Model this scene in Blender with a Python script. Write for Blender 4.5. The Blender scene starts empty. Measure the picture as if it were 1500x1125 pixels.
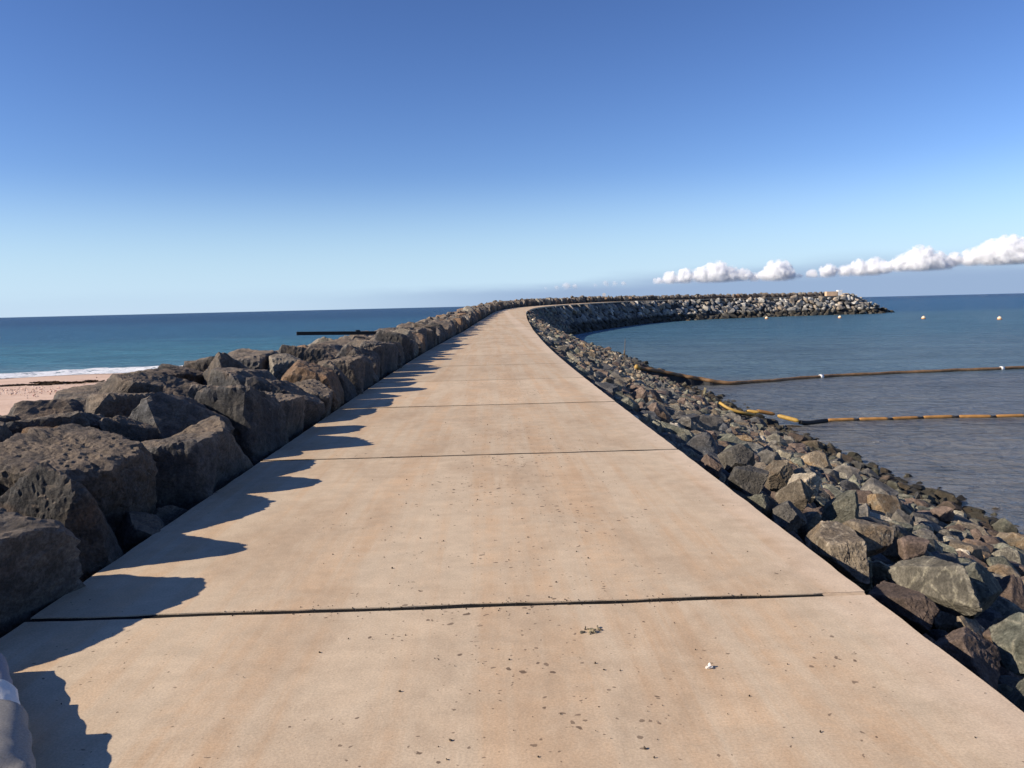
import bpy, bmesh, math, random
import numpy as np
from mathutils import Vector, Matrix, Euler, Quaternion

random.seed(7)
rng = np.random.default_rng(11)
R = math.radians
scene = bpy.context.scene
COL = scene.collection

# ------------------------------------------------------------------ camera
CAM_H = 1.6
cd = bpy.data.cameras.new('camera')
cam = bpy.data.objects.new('camera', cd)
COL.objects.link(cam)
cam.location = (0, 0, CAM_H)
cam.rotation_euler = (Matrix.Rotation(R(-1.31), 3, 'Z') @ Matrix.Rotation(R(90 - 5.35), 3, 'X') @ Matrix.Rotation(R(-1.37), 3, 'Z')).to_euler()
cd.sensor_fit = 'HORIZONTAL'
cd.sensor_width = 36.0
cd.lens = 36.0 * 1230.0 / 1500.0
cd.clip_start = 0.05
cd.clip_end = 90000
scene.camera = cam

# ------------------------------------------------------------------ light
SUN_EL, SUN_BACK = R(29), R(14)        # elevation; how far the sun stands behind the line across the path
to_sun = Vector((-math.cos(SUN_BACK) * math.cos(SUN_EL), -math.sin(SUN_BACK) * math.cos(SUN_EL), math.sin(SUN_EL)))
world = bpy.data.worlds.new('World')
scene.world = world
world.use_nodes = True
wn = world.node_tree
for n in list(wn.nodes):
    wn.nodes.remove(n)
w_out = wn.nodes.new('ShaderNodeOutputWorld')
w_bg = wn.nodes.new('ShaderNodeBackground')
w_sky = wn.nodes.new('ShaderNodeTexSky')
w_sky.sky_type = 'NISHITA'
w_sky.sun_disc = False
w_sky.sun_elevation = SUN_EL
w_sky.sun_rotation = math.atan2(to_sun.x, to_sun.y)
w_sky.altitude = 0
w_sky.air_density = 1.0
w_sky.dust_density = 0.0
w_sky.ozone_density = 10.0
w_bg.inputs['Strength'].default_value = 0.078
w_gam = wn.nodes.new('ShaderNodeGamma'); w_gam.inputs['Gamma'].default_value = 1.40
w_mul = wn.nodes.new('ShaderNodeMix'); w_mul.data_type = 'RGBA'; w_mul.blend_type = 'MULTIPLY'
w_mul.inputs[0].default_value = 1.0; w_mul.inputs[7].default_value = (1.44, 0.84, 0.645, 1)
wn.links.new(w_sky.outputs[0], w_gam.inputs['Color'])
wn.links.new(w_gam.outputs[0], w_mul.inputs[6])
wn.links.new(w_mul.outputs[2], w_bg.inputs['Color'])
# far bank of cloud haze resting on the sea horizon
def w_math(op, a, b=None):
    n = wn.nodes.new('ShaderNodeMath'); n.operation = op
    for i, v in enumerate((a, b)):
        if v is None: continue
        if isinstance(v, bpy.types.NodeSocket): wn.links.new(v, n.inputs[i])
        else: n.inputs[i].default_value = v
    return n.outputs[0]
def w_ss(x, a, b, lo=0.0, hi=1.0):
    n = wn.nodes.new('ShaderNodeMapRange'); n.interpolation_type = 'SMOOTHSTEP'
    if isinstance(x, bpy.types.NodeSocket): wn.links.new(x, n.inputs[0])
    for i, v in enumerate((a, b, lo, hi)): n.inputs[i + 1].default_value = v
    return n.outputs[0]
w_tc = wn.nodes.new('ShaderNodeTexCoord'); w_sep = wn.nodes.new('ShaderNodeSeparateXYZ')
wn.links.new(w_tc.outputs['Generated'], w_sep.inputs[0])
w_map = wn.nodes.new('ShaderNodeMapping'); w_map.inputs['Scale'].default_value = (1, 1, 6)
wn.links.new(w_tc.outputs['Generated'], w_map.inputs[0])
w_ns = wn.nodes.new('ShaderNodeTexNoise'); w_ns.inputs['Scale'].default_value = 9; w_ns.inputs['Detail'].default_value = 5
wn.links.new(w_map.outputs[0], w_ns.inputs['Vector'])
el_ = w_math('ADD', w_sep.outputs[2], w_math('MULTIPLY', w_math('SUBTRACT', w_ns.outputs[0], 0.5), 0.018))
top_ = w_ss(w_sep.outputs[0], -0.05, 0.45, 0.022, 0.040)
rel_ = w_math('DIVIDE', el_, top_)
amt_ = w_math('MULTIPLY', w_ss(rel_, 0.45, 1.35, 0.90, 0.0), w_ss(w_sep.outputs[0], -0.30, 0.14, 0.10, 1.0))
w_bank = wn.nodes.new('ShaderNodeBackground'); w_bank.inputs['Color'].default_value = (0.215, 0.30, 0.455, 1); w_bank.inputs['Strength'].default_value = 1.0
w_mix = wn.nodes.new('ShaderNodeMixShader')
w_air = wn.nodes.new('ShaderNodeBackground'); w_air.inputs['Color'].default_value = (0.36, 0.54, 0.70, 1); w_air.inputs['Strength'].default_value = 1.0
w_mix0 = wn.nodes.new('ShaderNodeMixShader')
wn.links.new(w_ss(w_sep.outputs[2], 0.0, 0.16, 0.85, 0.0), w_mix0.inputs[0]); wn.links.new(w_bg.outputs[0], w_mix0.inputs[1]); wn.links.new(w_air.outputs[0], w_mix0.inputs[2])
wn.links.new(amt_, w_mix.inputs[0]); wn.links.new(w_mix0.outputs[0], w_mix.inputs[1]); wn.links.new(w_bank.outputs[0], w_mix.inputs[2])
wn.links.new(w_mix.outputs[0], w_out.inputs['Surface'])
sl = bpy.data.lights.new('sun', 'SUN')
sl.energy = 5.0
sl.angle = R(0.5)
sl.color = (1.0, 0.89, 0.74)
sun = bpy.data.objects.new('sun', sl)
COL.objects.link(sun)
sun.location = (-40, -10, 40)
sun.rotation_euler = to_sun.to_track_quat('Z', 'Y').to_euler()
scene.view_settings.view_transform = 'Standard'
scene.view_settings.look = 'None'
scene.view_settings.exposure = 0.48
scene.view_settings.gamma = 1.0
scene.view_settings.use_curve_mapping = False
scene.cycles.use_denoising = True
scene.cycles.max_bounces = 16
scene.cycles.diffuse_bounces = 4
scene.cycles.glossy_bounces = 3
scene.cycles.volume_bounces = 16
scene.cycles.transparent_max_bounces = 8

# ------------------------------------------------------------------ helpers
def tag(o, label=None, cat=None, group=None, kind=None):
    if label: o['label'] = label
    if cat: o['category'] = cat
    if group: o['group'] = group
    if kind: o['kind'] = kind
    return o

def empty(name, loc=(0, 0, 0)):
    o = bpy.data.objects.new(name, None)
    o.empty_display_size = 0.3
    o.location = loc
    COL.objects.link(o)
    return o

def link(name, me, mat=None, parent=None, loc=None):
    o = bpy.data.objects.new(name, me)
    COL.objects.link(o)
    if mat is not None and len(me.materials) == 0:
        me.materials.append(mat)
    if loc is not None:
        o.location = loc
    if parent is not None:
        o.parent = parent
        o.matrix_parent_inverse = Matrix.Translation(-Vector(parent.location))
    return o

def np_mesh(name, V, Fc, smooth=False, mat_idx=None):
    """V (n,3), Fc (m,k) all faces of one size"""
    V = np.asarray(V, dtype=np.float32); Fc = np.asarray(Fc, dtype=np.int32)
    me = bpy.data.meshes.new(name)
    k = Fc.shape[1]
    me.vertices.add(len(V)); me.vertices.foreach_set('co', V.ravel())
    me.loops.add(Fc.size); me.loops.foreach_set('vertex_index', Fc.ravel())
    me.polygons.add(len(Fc))
    me.polygons.foreach_set('loop_start', np.arange(0, Fc.size, k, dtype=np.int32))
    me.polygons.foreach_set('loop_total', np.full(len(Fc), k, dtype=np.int32))
    if mat_idx is not None:
        me.polygons.foreach_set('material_index', np.asarray(mat_idx, dtype=np.int32))
    me.polygons.foreach_set('use_smooth', np.full(len(Fc), bool(smooth)))
    me.update(calc_edges=True)
    me.validate()
    return me

def bm_mesh(name, bm, smooth=False):
    me = bpy.data.meshes.new(name)
    bmesh.ops.recalc_face_normals(bm, faces=bm.faces)
    bm.to_mesh(me); bm.free()
    if smooth:
        me.polygons.foreach_set('use_smooth', np.ones(len(me.polygons), dtype=bool))
    return me

def grid_mesh(name, P, smooth=False):
    """P: (a,b,3) array of points"""
    a, b = P.shape[:2]
    i = np.arange(a * b).reshape(a, b)
    Fc = np.stack([i[:-1, :-1], i[1:, :-1], i[1:, 1:], i[:-1, 1:]], -1).reshape(-1, 4)
    return np_mesh(name, P.reshape(-1, 3), Fc, smooth)

def _hash(ix, iy, iz, seed):
    h = (ix * 374761393 + iy * 668265263 + iz * 2147483647 + seed * 974711) & 0xFFFFFFFF
    h = ((h ^ (h >> 13)) * 1274126177) & 0xFFFFFFFF
    h = ((h ^ (h >> 16)) * 2246822519) & 0xFFFFFFFF
    return ((h ^ (h >> 15)) & 0xFFFFFF) / float(0xFFFFFF)

def vnoise(P, seed=0):
    P = np.asarray(P, float)
    i = np.floor(P).astype(np.int64); f = P - i
    f = f * f * f * (f * (f * 6 - 15) + 10)
    r = 0
    for dx in (0, 1):
        for dy in (0, 1):
            for dz in (0, 1):
                w = (f[..., 0] if dx else 1 - f[..., 0]) * (f[..., 1] if dy else 1 - f[..., 1]) * (f[..., 2] if dz else 1 - f[..., 2])
                r = r + w * _hash(i[..., 0] + dx, i[..., 1] + dy, i[..., 2] + dz, seed)
    return r * 2 - 1

def fbm(P, seed=0, octv=4, gain=0.5):
    P = np.asarray(P, float)
    a, r, s = 1.0, 0, 1.0
    for k in range(octv):
        r = r + a * vnoise(P * s + 17.3 * k, seed + k * 31)
        a *= gain; s *= 2.03
    return r

def smoothstep(a, b, x):
    t = np.clip((np.asarray(x, float) - a) / (b - a), 0, 1)
    return t * t * (3 - 2 * t)

class NT:
    """small node-tree writer"""
    def __init__(self, name):
        self.m = bpy.data.materials.new(name); self.m.use_nodes = True
        self.t = self.m.node_tree
        self.b = self.t.nodes['Principled BSDF']; self.out = self.t.nodes['Material Output']
    def n(self, typ, **kw):
        nd = self.t.nodes.new('ShaderNode' + typ)
        for k, v in kw.items(): setattr(nd, k, v)
        return nd
    def l(self, a, b): self.t.links.new(a, b)
    def setin(self, sock, v):
        if isinstance(v, bpy.types.NodeSocket): self.l(v, sock)
        elif isinstance(v, (tuple, list)): sock.default_value = (*v, 1.0) if len(v) == 3 and sock.type == 'RGBA' else v
        else: sock.default_value = v
    def math(self, op, a, b=None, c=None, clamp=False):
        nd = self.n('Math', operation=op, use_clamp=clamp)
        self.setin(nd.inputs[0], a)
        if b is not None: self.setin(nd.inputs[1], b)
        if c is not None: self.setin(nd.inputs[2], c)
        return nd.outputs[0]
    def pos(self):
        return self.n('NewGeometry').outputs['Position']
    def xyz(self, v):
        s = self.n('SeparateXYZ'); self.l(v, s.inputs[0]); return s.outputs
    def scale(self, v, s, o=(0, 0, 0)):
        nd = self.n('Mapping'); self.l(v, nd.inputs[0])
        nd.inputs['Scale'].default_value = s if isinstance(s, (tuple, list)) else (s, s, s)
        nd.inputs['Location'].default_value = o
        return nd.outputs[0]
    def noise(self, v, scale, detail=4, rough=0.55, dist=0.0):
        nd = self.n('TexNoise'); self.l(v, nd.inputs['Vector'])
        nd.inputs['Scale'].default_value = scale; nd.inputs['Detail'].default_value = detail
        nd.inputs['Roughness'].default_value = rough; nd.inputs['Distortion'].default_value = dist
        return nd.outputs[0]
    def voro(self, v, scale, feature='F1', rand=1.0):
        nd = self.n('TexVoronoi', feature=feature); self.l(v, nd.inputs['Vector'])
        nd.inputs['Scale'].default_value = scale; nd.inputs['Randomness'].default_value = rand
        return nd
    def ss(self, x, a, b, lo=0.0, hi=1.0):
        nd = self.n('MapRange', interpolation_type='SMOOTHSTEP')
        self.setin(nd.inputs[0], x); nd.inputs[1].default_value = a; nd.inputs[2].default_value = b
        nd.inputs[3].default_value = lo; nd.inputs[4].default_value = hi
        return nd.outputs[0]
    def mix(self, f, a, b, mode='MIX'):
        nd = self.n('Mix', data_type='RGBA', blend_type=mode)
        self.setin(nd.inputs[0], f); self.setin(nd.inputs[6], a); self.setin(nd.inputs[7], b)
        return nd.outputs[2]
    def val(self, c, v):
        nd = self.n('HueSaturation'); self.setin(nd.inputs['Color'], c); self.setin(nd.inputs['Value'], v)
        return nd.outputs[0]
    def bump(self, h, strength, dist, normal=None):
        nd = self.n('Bump'); self.l(h, nd.inputs['Height'])
        nd.inputs['Strength'].default_value = strength; nd.inputs['Distance'].default_value = dist
        if normal is not None: self.l(normal, nd.inputs['Normal'])
        return nd.outputs[0]
    def done(self, col, rough=0.9, normal=None, spec=0.25):
        self.setin(self.b.inputs['Base Color'], col); self.setin(self.b.inputs['Roughness'], rough)
        self.b.inputs['Specular IOR Level'].default_value = spec
        if normal is not None: self.l(normal, self.b.inputs['Normal'])
        return self.m

# ------------------------------------------------------------------ materials
def rock_mat(name, ca, cb, stain, vein=None, sunlit_dust=0.0, stain_lo=0.58, wet=-2.5):
    t = NT(name); p = t.pos()
    oi = t.n('ObjectInfo').outputs['Random']; isl = t.n('NewGeometry').outputs['Random Per Island']
    rnd = t.math('FRACT', t.math('ADD', t.math('MULTIPLY', oi, 7.31), isl))
    off = t.n('VectorMath', operation='ADD'); t.l(p, off.inputs[0])
    cmb = t.n('CombineXYZ'); t.l(t.math('MULTIPLY', rnd, 40.0), cmb.inputs[0]); t.l(t.math('MULTIPLY', rnd, 23.0), cmb.inputs[2])
    t.l(cmb.outputs[0], off.inputs[1]); q = off.outputs[0]
    n1 = t.noise(q, 2.3, 8, 0.62, 0.4)
    c = t.mix(t.ss(n1, 0.38, 0.62), ca, cb)
    n2 = t.noise(q, 1.1, 6, 0.6, 0.8)
    c = t.mix(t.ss(n2, stain_lo, stain_lo + 0.14, 0, 0.75), c, stain)
    if vein:
        vn = t.voro(t.scale(q, (1, 1, 1)), 6.5, 'DISTANCE_TO_EDGE').outputs['Distance']
        nn = t.noise(q, 9, 6, 0.65, 1.2)
        f = t.math('MULTIPLY', t.ss(vn, 0.0, 0.09, 1, 0), t.ss(nn, 0.42, 0.58))
        c = t.mix(t.math('MULTIPLY', f, 0.7), c, vein)
    sp = t.noise(q, 55, 3, 0.7)
    c = t.val(c, t.ss(sp, 0.3, 0.7, 0.72, 1.28))
    c = t.val(c, t.ss(t.noise(q, 11, 8, 0.75, 0.5), 0.3, 0.7, 0.6, 1.45))
    c = t.val(c, t.math('MULTIPLY_ADD', rnd, 0.5, 0.70))
    pt_ = t.n('NewGeometry').outputs['Pointiness']
    c = t.mix(t.math('MULTIPLY', t.ss(pt_, 0.51, 0.58), 0.45), c, t.val(c, 2.1))        # bruised edges
    if sunlit_dust:
        nz = t.xyz(t.n('NewGeometry').outputs['Normal'])[2]
        d = t.math('MULTIPLY', t.ss(nz, 0.35, 0.9), t.ss(t.noise(q, 3.5, 7, 0.65), 0.35, 0.62, 0.15, 1.0))
        c = t.mix(t.math('MULTIPLY', d, sunlit_dust), c, (0.29, 0.22, 0.155))  # dust on upward faces, coloured paler to brighten the sunlit tops
    z = t.xyz(p)[2]
    zz = t.math('ADD', z, t.math('MULTIPLY', t.noise(p, 0.8, 3), 0.9))
    c = t.mix(t.ss(zz, wet - 0.8, wet, 0.85, 0.0), c, (0.022, 0.019, 0.012))     # weed and wet band above the water
    b1 = t.bump(t.noise(q, 13, 10, 0.72, 0.2), 0.85, 0.04)
    cr = t.voro(t.scale(q, (1, 1, 1.7)), 4.5, 'DISTANCE_TO_EDGE').outputs['Distance']
    b2 = t.bump(t.ss(cr, 0, 0.05), 0.35, 0.02, b1)
    b3 = t.bump(t.noise(q, 40, 6, 0.75), 0.85, 0.018, b2)
    return t.done(c, 0.88, b3, 0.25)

M_WALL = [rock_mat('basalt_wall', (0.056, 0.055, 0.055), (0.092, 0.083, 0.072), (0.145, 0.098, 0.066), None, 0.62),
          rock_mat('basalt_wall_brown', (0.066, 0.060, 0.054), (0.112, 0.090, 0.069), (0.17, 0.108, 0.060), None, 0.62),
          rock_mat('basalt_wall_rust', (0.13, 0.09, 0.06), (0.19, 0.115, 0.065), (0.27, 0.15, 0.07), None, 0.3),
          rock_mat('basalt_wall_pale', (0.15, 0.14, 0.115), (0.21, 0.18, 0.14), (0.26, 0.21, 0.15), None, 0.3)]
M_SLOPE = [rock_mat('stone_grey', (0.092, 0.085, 0.075), (0.140, 0.124, 0.100), (0.185, 0.135, 0.085)),
           rock_mat('stone_green', (0.098, 0.100, 0.078), (0.148, 0.142, 0.108), (0.175, 0.135, 0.083), (0.25, 0.23, 0.17)),
           rock_mat('stone_purple', (0.095, 0.070, 0.057), (0.140, 0.102, 0.080), (0.18, 0.118, 0.07)),
           rock_mat('stone_tan', (0.135, 0.107, 0.077), (0.185, 0.150, 0.108), (0.22, 0.145, 0.075), (0.28, 0.24, 0.18), 0, 0.5),
           rock_mat('stone_cream', (0.42, 0.35, 0.25), (0.52, 0.45, 0.34), (0.34, 0.20, 0.08), None, 0, 0.56),
           rock_mat('stone_dark', (0.06, 0.062, 0.065), (0.09, 0.085, 0.08), (0.13, 0.10, 0.07)),
           rock_mat('stone_veined', (0.15, 0.135, 0.105), (0.19, 0.17, 0.13), (0.22, 0.18, 0.12), (0.40, 0.36, 0.26))]
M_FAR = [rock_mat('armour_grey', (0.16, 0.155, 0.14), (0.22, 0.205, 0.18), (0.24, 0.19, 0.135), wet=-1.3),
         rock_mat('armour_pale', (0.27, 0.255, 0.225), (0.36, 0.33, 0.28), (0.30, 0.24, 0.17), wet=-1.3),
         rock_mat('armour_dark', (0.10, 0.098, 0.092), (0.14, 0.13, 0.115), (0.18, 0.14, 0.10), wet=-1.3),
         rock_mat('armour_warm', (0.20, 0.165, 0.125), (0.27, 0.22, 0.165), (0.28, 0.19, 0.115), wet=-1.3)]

def concrete_mat():
    t = NT('concrete_path'); p = t.pos()
    big = t.noise(p, 0.55, 5, 0.6, 0.3)
    c = t.mix(t.ss(big, 0.3, 0.7), (0.505, 0.345, 0.210), (0.585, 0.420, 0.268))
    streak = t.noise(t.scale(p, (3.2, 0.09, 1)), 1.0, 7, 0.65, 0.15)          # trowel and tyre bands along the path
    c = t.mix(t.ss(streak, 0.40, 0.58, 0, 0.95), c, (0.565, 0.445, 0.310))
    cross = t.noise(t.scale(p, (0.5, 5.0, 1)), 1.3, 6, 0.65, 0.2)           # screed marks across it
    c = t.val(c, t.ss(cross, 0.25, 0.75, 0.96, 1.04))
    med = t.noise(p, 1.9, 10, 0.74, 0.5)                                      # worn, greyer patches
    c = t.mix(t.ss(med, 0.40, 0.66, 0, 0.65), c, (0.515, 0.412, 0.292))
    med2 = t.noise(t.scale(p, (1.0, 0.35, 1), (7, 3, 0)), 1.3, 10, 0.72, 0.3)  # rusty traffic film
    c = t.mix(t.ss(med2, 0.42, 0.68, 0, 0.6), c, (0.395, 0.280, 0.180))
    px_ = t.xyz(p)[0]
    c = t.mix(t.math('MULTIPLY', t.ss(t.math('ADD', px_, t.math('MULTIPLY', t.noise(p, 3.0, 5), 0.5)), 1.85, 2.2, 0, 0.6), t.ss(px_, 2.3, 2.6, 1, 0)), c, (0.63, 0.50, 0.37))   # paler cement along the formed edge
    rnd = t.n('ObjectInfo').outputs['Random']
    c = t.val(c, t.math('MULTIPLY_ADD', rnd, 0.12, 0.94))
    mott = t.noise(p, 6.0, 8, 0.7, 0.2)
    c = t.val(c, t.ss(mott, 0.25, 0.75, 0.90, 1.08))
    fine = t.noise(p, 90, 4, 0.7)
    c = t.val(c, t.ss(fine, 0.25, 0.75, 0.84, 1.14))
    # drips and splashes: dark spots gathered along a loose band
    wob = t.n('VectorMath', operation='ADD'); t.l(p, wob.inputs[0])
    nz = t.n('TexNoise'); t.l(p, nz.inputs['Vector']); nz.inputs['Scale'].default_value = 14; nz.inputs['Detail'].default_value = 3
    sc = t.n('VectorMath', operation='SCALE'); t.l(nz.outputs['Color'], sc.inputs[0]); sc.inputs['Scale'].default_value = 0.07
    t.l(sc.outputs[0], wob.inputs[1]); q = wob.outputs[0]
    x, y, z = t.xyz(p)
    band = t.math('MULTIPLY', t.ss(x, -1.1, -0.1), t.ss(x, 0.5, 1.5, 1, 0))
    patch = t.math('ADD', t.ss(t.noise(p, 0.9, 4, 0.6), 0.42, 0.62), t.math('MULTIPLY', band, 0.8))
    for sc_, rad, amt in ((6.5, 0.055, 0.80), (15.0, 0.10, 0.80), (33.0, 0.16, 0.65)):
        v = t.voro(t.scale(q, (1, 1, 0)), sc_)
        r = t.xyz(v.outputs['Color'])
        size = t.math('MULTIPLY', t.math('POWER', r[0], 6.0), t.math('MULTIPLY', patch, rad * 1.9))
        d = t.math('SUBTRACT', v.outputs['Distance'], size)
        c = t.mix(t.ss(d, -0.02, 0.012, amt, 0), c, (0.095, 0.06, 0.04))
    hb = t.bump(fine, 0.25, 0.004)
    hb = t.bump(mott, 0.25, 0.01, hb)
    hb = t.bump(cross, 0.06, 0.008, hb)
    return t.done(c, 0.85, hb, 0.25)
M_CONC = concrete_mat()

def plain(name, col, rough=0.8, spec=0.3, nscale=8.0, amt=0.25, bumpd=0.004, metal=0.0):
    t = NT(name); p = t.pos()
    n = t.noise(p, nscale, 6, 0.65)
    c = t.val(col if isinstance(col, bpy.types.NodeSocket) else t.mix(0.0, col, col), t.ss(n, 0.25, 0.75, 1 - amt, 1 + amt))
    t.b.inputs['Metallic'].default_value = metal
    return t.done(c, rough, t.bump(n, 0.5, bumpd), spec)

M_JOINT = plain('joint_dirt', (0.012, 0.011, 0.010), 0.95, 0.1, 60, 0.5, 0.006)
M_MORTAR = plain('joint_mortar', (0.44, 0.33, 0.23), 0.9, 0.2, 30, 0.2)
M_CORE = plain('rubble_core', (0.045, 0.042, 0.038), 0.95, 0.1, 3, 0.5, 0.05)
M_STEEL = plain('dark_steel', (0.018, 0.018, 0.02), 0.55, 0.4, 12, 0.4, 0.003)
M_BOOM_BROWN = plain('boom_brown', (0.20, 0.115, 0.055), 0.6, 0.35, 3, 0.35)
M_BOOM_ORANGE = plain('boom_orange', (0.38, 0.19, 0.055), 0.5, 0.4, 4, 0.3)
M_BOOM_YELLOW = plain('boom_yellow', (0.40, 0.25, 0.06), 0.5, 0.4, 4, 0.25)
M_BLACK = plain('black_rubber', (0.014, 0.014, 0.015), 0.6, 0.3, 5, 0.3)
M_WHITE = plain('white_paint', (0.78, 0.77, 0.74), 0.5, 0.4, 4, 0.08)
M_CREAM = plain('buoy_cream', (0.74, 0.62, 0.44), 0.5, 0.4, 3, 0.15)
M_BUOY = plain('buoy_orange', (0.52, 0.24, 0.08), 0.4, 0.4, 3, 0.15)
M_WOOD = plain('weathered_wood', (0.16, 0.12, 0.085), 0.9, 0.2, 20, 0.3)
M_PEACH = plain('peach_concrete', (0.58, 0.42, 0.28), 0.85, 0.2, 2, 0.12)

def sand_mat():
    t = NT('sand'); p = t.pos()
    n = t.noise(p, 0.5, 6, 0.6)
    c = t.mix(t.ss(n, 0.3, 0.7), (0.60, 0.42, 0.31), (0.68, 0.50, 0.385))
    z = t.xyz(p)[2]
    c = t.mix(t.ss(z, -4.0, -3.72, 0.75, 0), c, (0.27, 0.19, 0.14))
    c = t.val(c, t.ss(t.noise(p, 7, 5, 0.7), 0.25, 0.75, 0.88, 1.1))
    return t.done(c, 0.9, t.bump(t.noise(p, 2.2, 6, 0.65), 0.6, 0.08), 0.2)
M_SAND = sand_mat()

def water_mat():
    t = NT('sea_water'); p = t.pos(); x, y, z = t.xyz(p)
    warp = t.math('ADD', y, t.math('MULTIPLY', t.math('SUBTRACT', t.noise(t.scale(p, (0.02, 0.05, 1)), 1.0, 5, 0.6), 0.5), 60.0))
    # open sea: sandy shallows, teal, then deep blue
    sea = t.mix(t.ss(warp, 78, 108), (0.11, 0.205, 0.245), (0.042, 0.150, 0.205))
    sea = t.mix(t.ss(warp, 120, 215), sea, (0.022, 0.095, 0.170))
    sea = t.mix(t.ss(warp, 220, 700), sea, (0.010, 0.048, 0.112))
    sea = t.mix(t.ss(warp, 900, 4500), sea, (0.006, 0.034, 0.088))
    # harbour: silty near the booms, slate-teal, then the open sea
    w2 = t.math('ADD', y, t.math('MULTIPLY', t.math('SUBTRACT', t.noise(t.scale(p, (0.03, 0.10, 1)), 1.0, 4, 0.6), 0.5), 14.0))
    har = t.mix(t.ss(w2, 30, 46), (0.132, 0.126, 0.116), (0.116, 0.124, 0.130))
    har = t.mix(t.ss(w2, 54, 64), har, (0.085, 0.135, 0.165))
    har = t.mix(t.ss(w2, 75, 150), har, (0.052, 0.122, 0.168))
    har = t.mix(t.ss(warp, 250, 340), har, (0.022, 0.085, 0.165))
    har = t.mix(t.ss(warp, 400, 2500), har, (0.010, 0.045, 0.105))
    c = t.mix(t.ss(x, -2, 4), sea, har)
    # wind streaks and swell
    st = t.noise(t.scale(p, (0.05, 0.22, 1)), 1.0, 6, 0.65, 0.3)
    c = t.val(c, t.ss(st, 0.3, 0.7, 0.84, 1.16))
    w1 = t.noise(t.scale(p, (0.9, 1.5, 1)), 1.0, 6, 0.62, 0.3)
    w3 = t.noise(t.scale(p, (0.06, 0.16, 1)), 1.0, 5, 0.6, 0.2)
    w4 = t.noise(t.scale(p, (3.0, 4.6, 1)), 1.0, 4, 0.6, 0.2)
    b = t.bump(w3, 1.0, 3.0)
    b = t.bump(w1, 1.0, 0.40, b)
    b = t.bump(w4, 1.0, 0.07, b)
    dif = t.n('BsdfDiffuse'); t.l(c, dif.inputs['Color']); t.l(b, dif.inputs['Normal'])
    gl = t.n('BsdfGlossy'); gl.inputs['Roughness'].default_value = 0.18; t.l(b, gl.inputs['Normal'])
    gl.inputs['Color'].default_value = (0.9, 0.95, 1, 1)
    fr = t.n('Fresnel'); fr.inputs['IOR'].default_value = 1.33; t.l(b, fr.inputs['Normal'])
    mx = t.n('MixShader'); t.l(t.math('MINIMUM', fr.outputs[0], 0.30), mx.inputs[0])
    t.l(dif.outputs[0], mx.inputs[1]); t.l(gl.outputs[0], mx.inputs[2]); t.l(mx.outputs[0], t.out.inputs['Surface'])
    return t.m
M_WATER = water_mat()

def foam_mat():
    t = NT('foam'); p = t.pos()
    n = t.noise(t.scale(p, (1.0, 1.6, 1)), 1.2, 7, 0.7, 0.6)
    c = t.mix(t.ss(n, 0.36, 0.50), (0.16, 0.22, 0.25), (0.80, 0.81, 0.82))
    return t.done(c, 0.8, t.bump(n, 0.6, 0.25), 0.2)
M_FOAM = foam_mat()

def cloud_mat(name, dens, heads, c, right, fw, ax, px):
    """soft cumulus: density falls off from each head of the heap, broken up by turbulence"""
    t = NT(name)
    p = t.pos(); acc = None
    n1 = t.noise(t.scale(p, 1.0 / (8.0 * px)), 1.0, 7, 0.70)
    turb = t.math('MULTIPLY', t.math('SUBTRACT', n1, 0.48), 3.0)
    for (hx, hb, hr) in heads:
        w = c + right * (hx - ax) * px
        d = t.n('VectorMath', operation='SUBTRACT'); t.l(p, d.inputs[0]); d.inputs[1].default_value = (w[0], w[1], CAM_H + (hb + 0.30 * hr) * px)
        ln = t.n('VectorMath', operation='LENGTH'); t.l(d.outputs[0], ln.inputs[0])
        f = t.math('SUBTRACT', 1.0, t.math('DIVIDE', ln.outputs['Value'], hr * px))
        acc = f if acc is None else t.math('MAXIMUM', acc, f)
    hbm = sum(h[1] for h in heads) / len(heads)
    z = t.xyz(p)[2]
    flat = t.ss(z, CAM_H + (hbm - 4) * px, CAM_H + (hbm + 9) * px)
    f = t.math('ADD', acc, turb)
    den = t.math('MULTIPLY', t.math('MULTIPLY', t.ss(f, 0.0, 0.75), flat), dens)
    v = t.n('VolumePrincipled'); v.inputs['Color'].default_value = (1, 1, 1, 1)
    t.l(den, v.inputs['Density']); v.inputs['Anisotropy'].default_value = 0.0
    t.t.nodes.remove(t.b); t.l(v.outputs[0], t.out.inputs['Volume'])
    t.m.cycles.volume_step_rate = 0.09
    return t.m

# ------------------------------------------------------------------ breakwater line
EDGE = [(2.0, -30), (2.0, -12), (2.0, 4), (2.0, 20), (2.2, 35), (2.85, 60), (3.8, 90), (5.2, 120), (8.0, 145), (13.4, 164.6), (20.4, 184.6),
        (32.2, 213.5), (43.9, 236.4), (57.4, 253.8), (74.8, 266.6), (95.2, 275.6), (119, 282)]
def catmull(P, n=24):
    P = [np.array(p, float) for p in P]
    P = [2 * P[0] - P[1]] + P + [2 * P[-1] - P[-2]]
    out = []
    for i in range(1, len(P) - 2):
        for k in range(n):
            u = k / n
            a, b, c, d = P[i - 1:i + 3]
            out.append(0.5 * (2 * b + (c - a) * u + (2 * a - 5 * b + 4 * c - d) * u * u + (3 * b - a - 3 * c + d) * u ** 3))
    out.append(P[-2]); return np.array(out)
_e = catmull(EDGE)
_t = np.gradient(_e, axis=0); _t /= np.linalg.norm(_t, axis=1)[:, None]
_c = _e - np.stack([_t[:, 1], -_t[:, 0]], 1) * 2.25                  # centre line of the path
_s = np.concatenate([[0], np.cumsum(np.linalg.norm(np.diff(_c, axis=0), axis=1))])
S0 = np.interp(0.0, _c[:, 1], _s)                                    # arc length at the camera
_s = _s - S0                                                         # s = 0 beside the camera
S_END = _s[-1]; S_BEG = _s[0]
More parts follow.
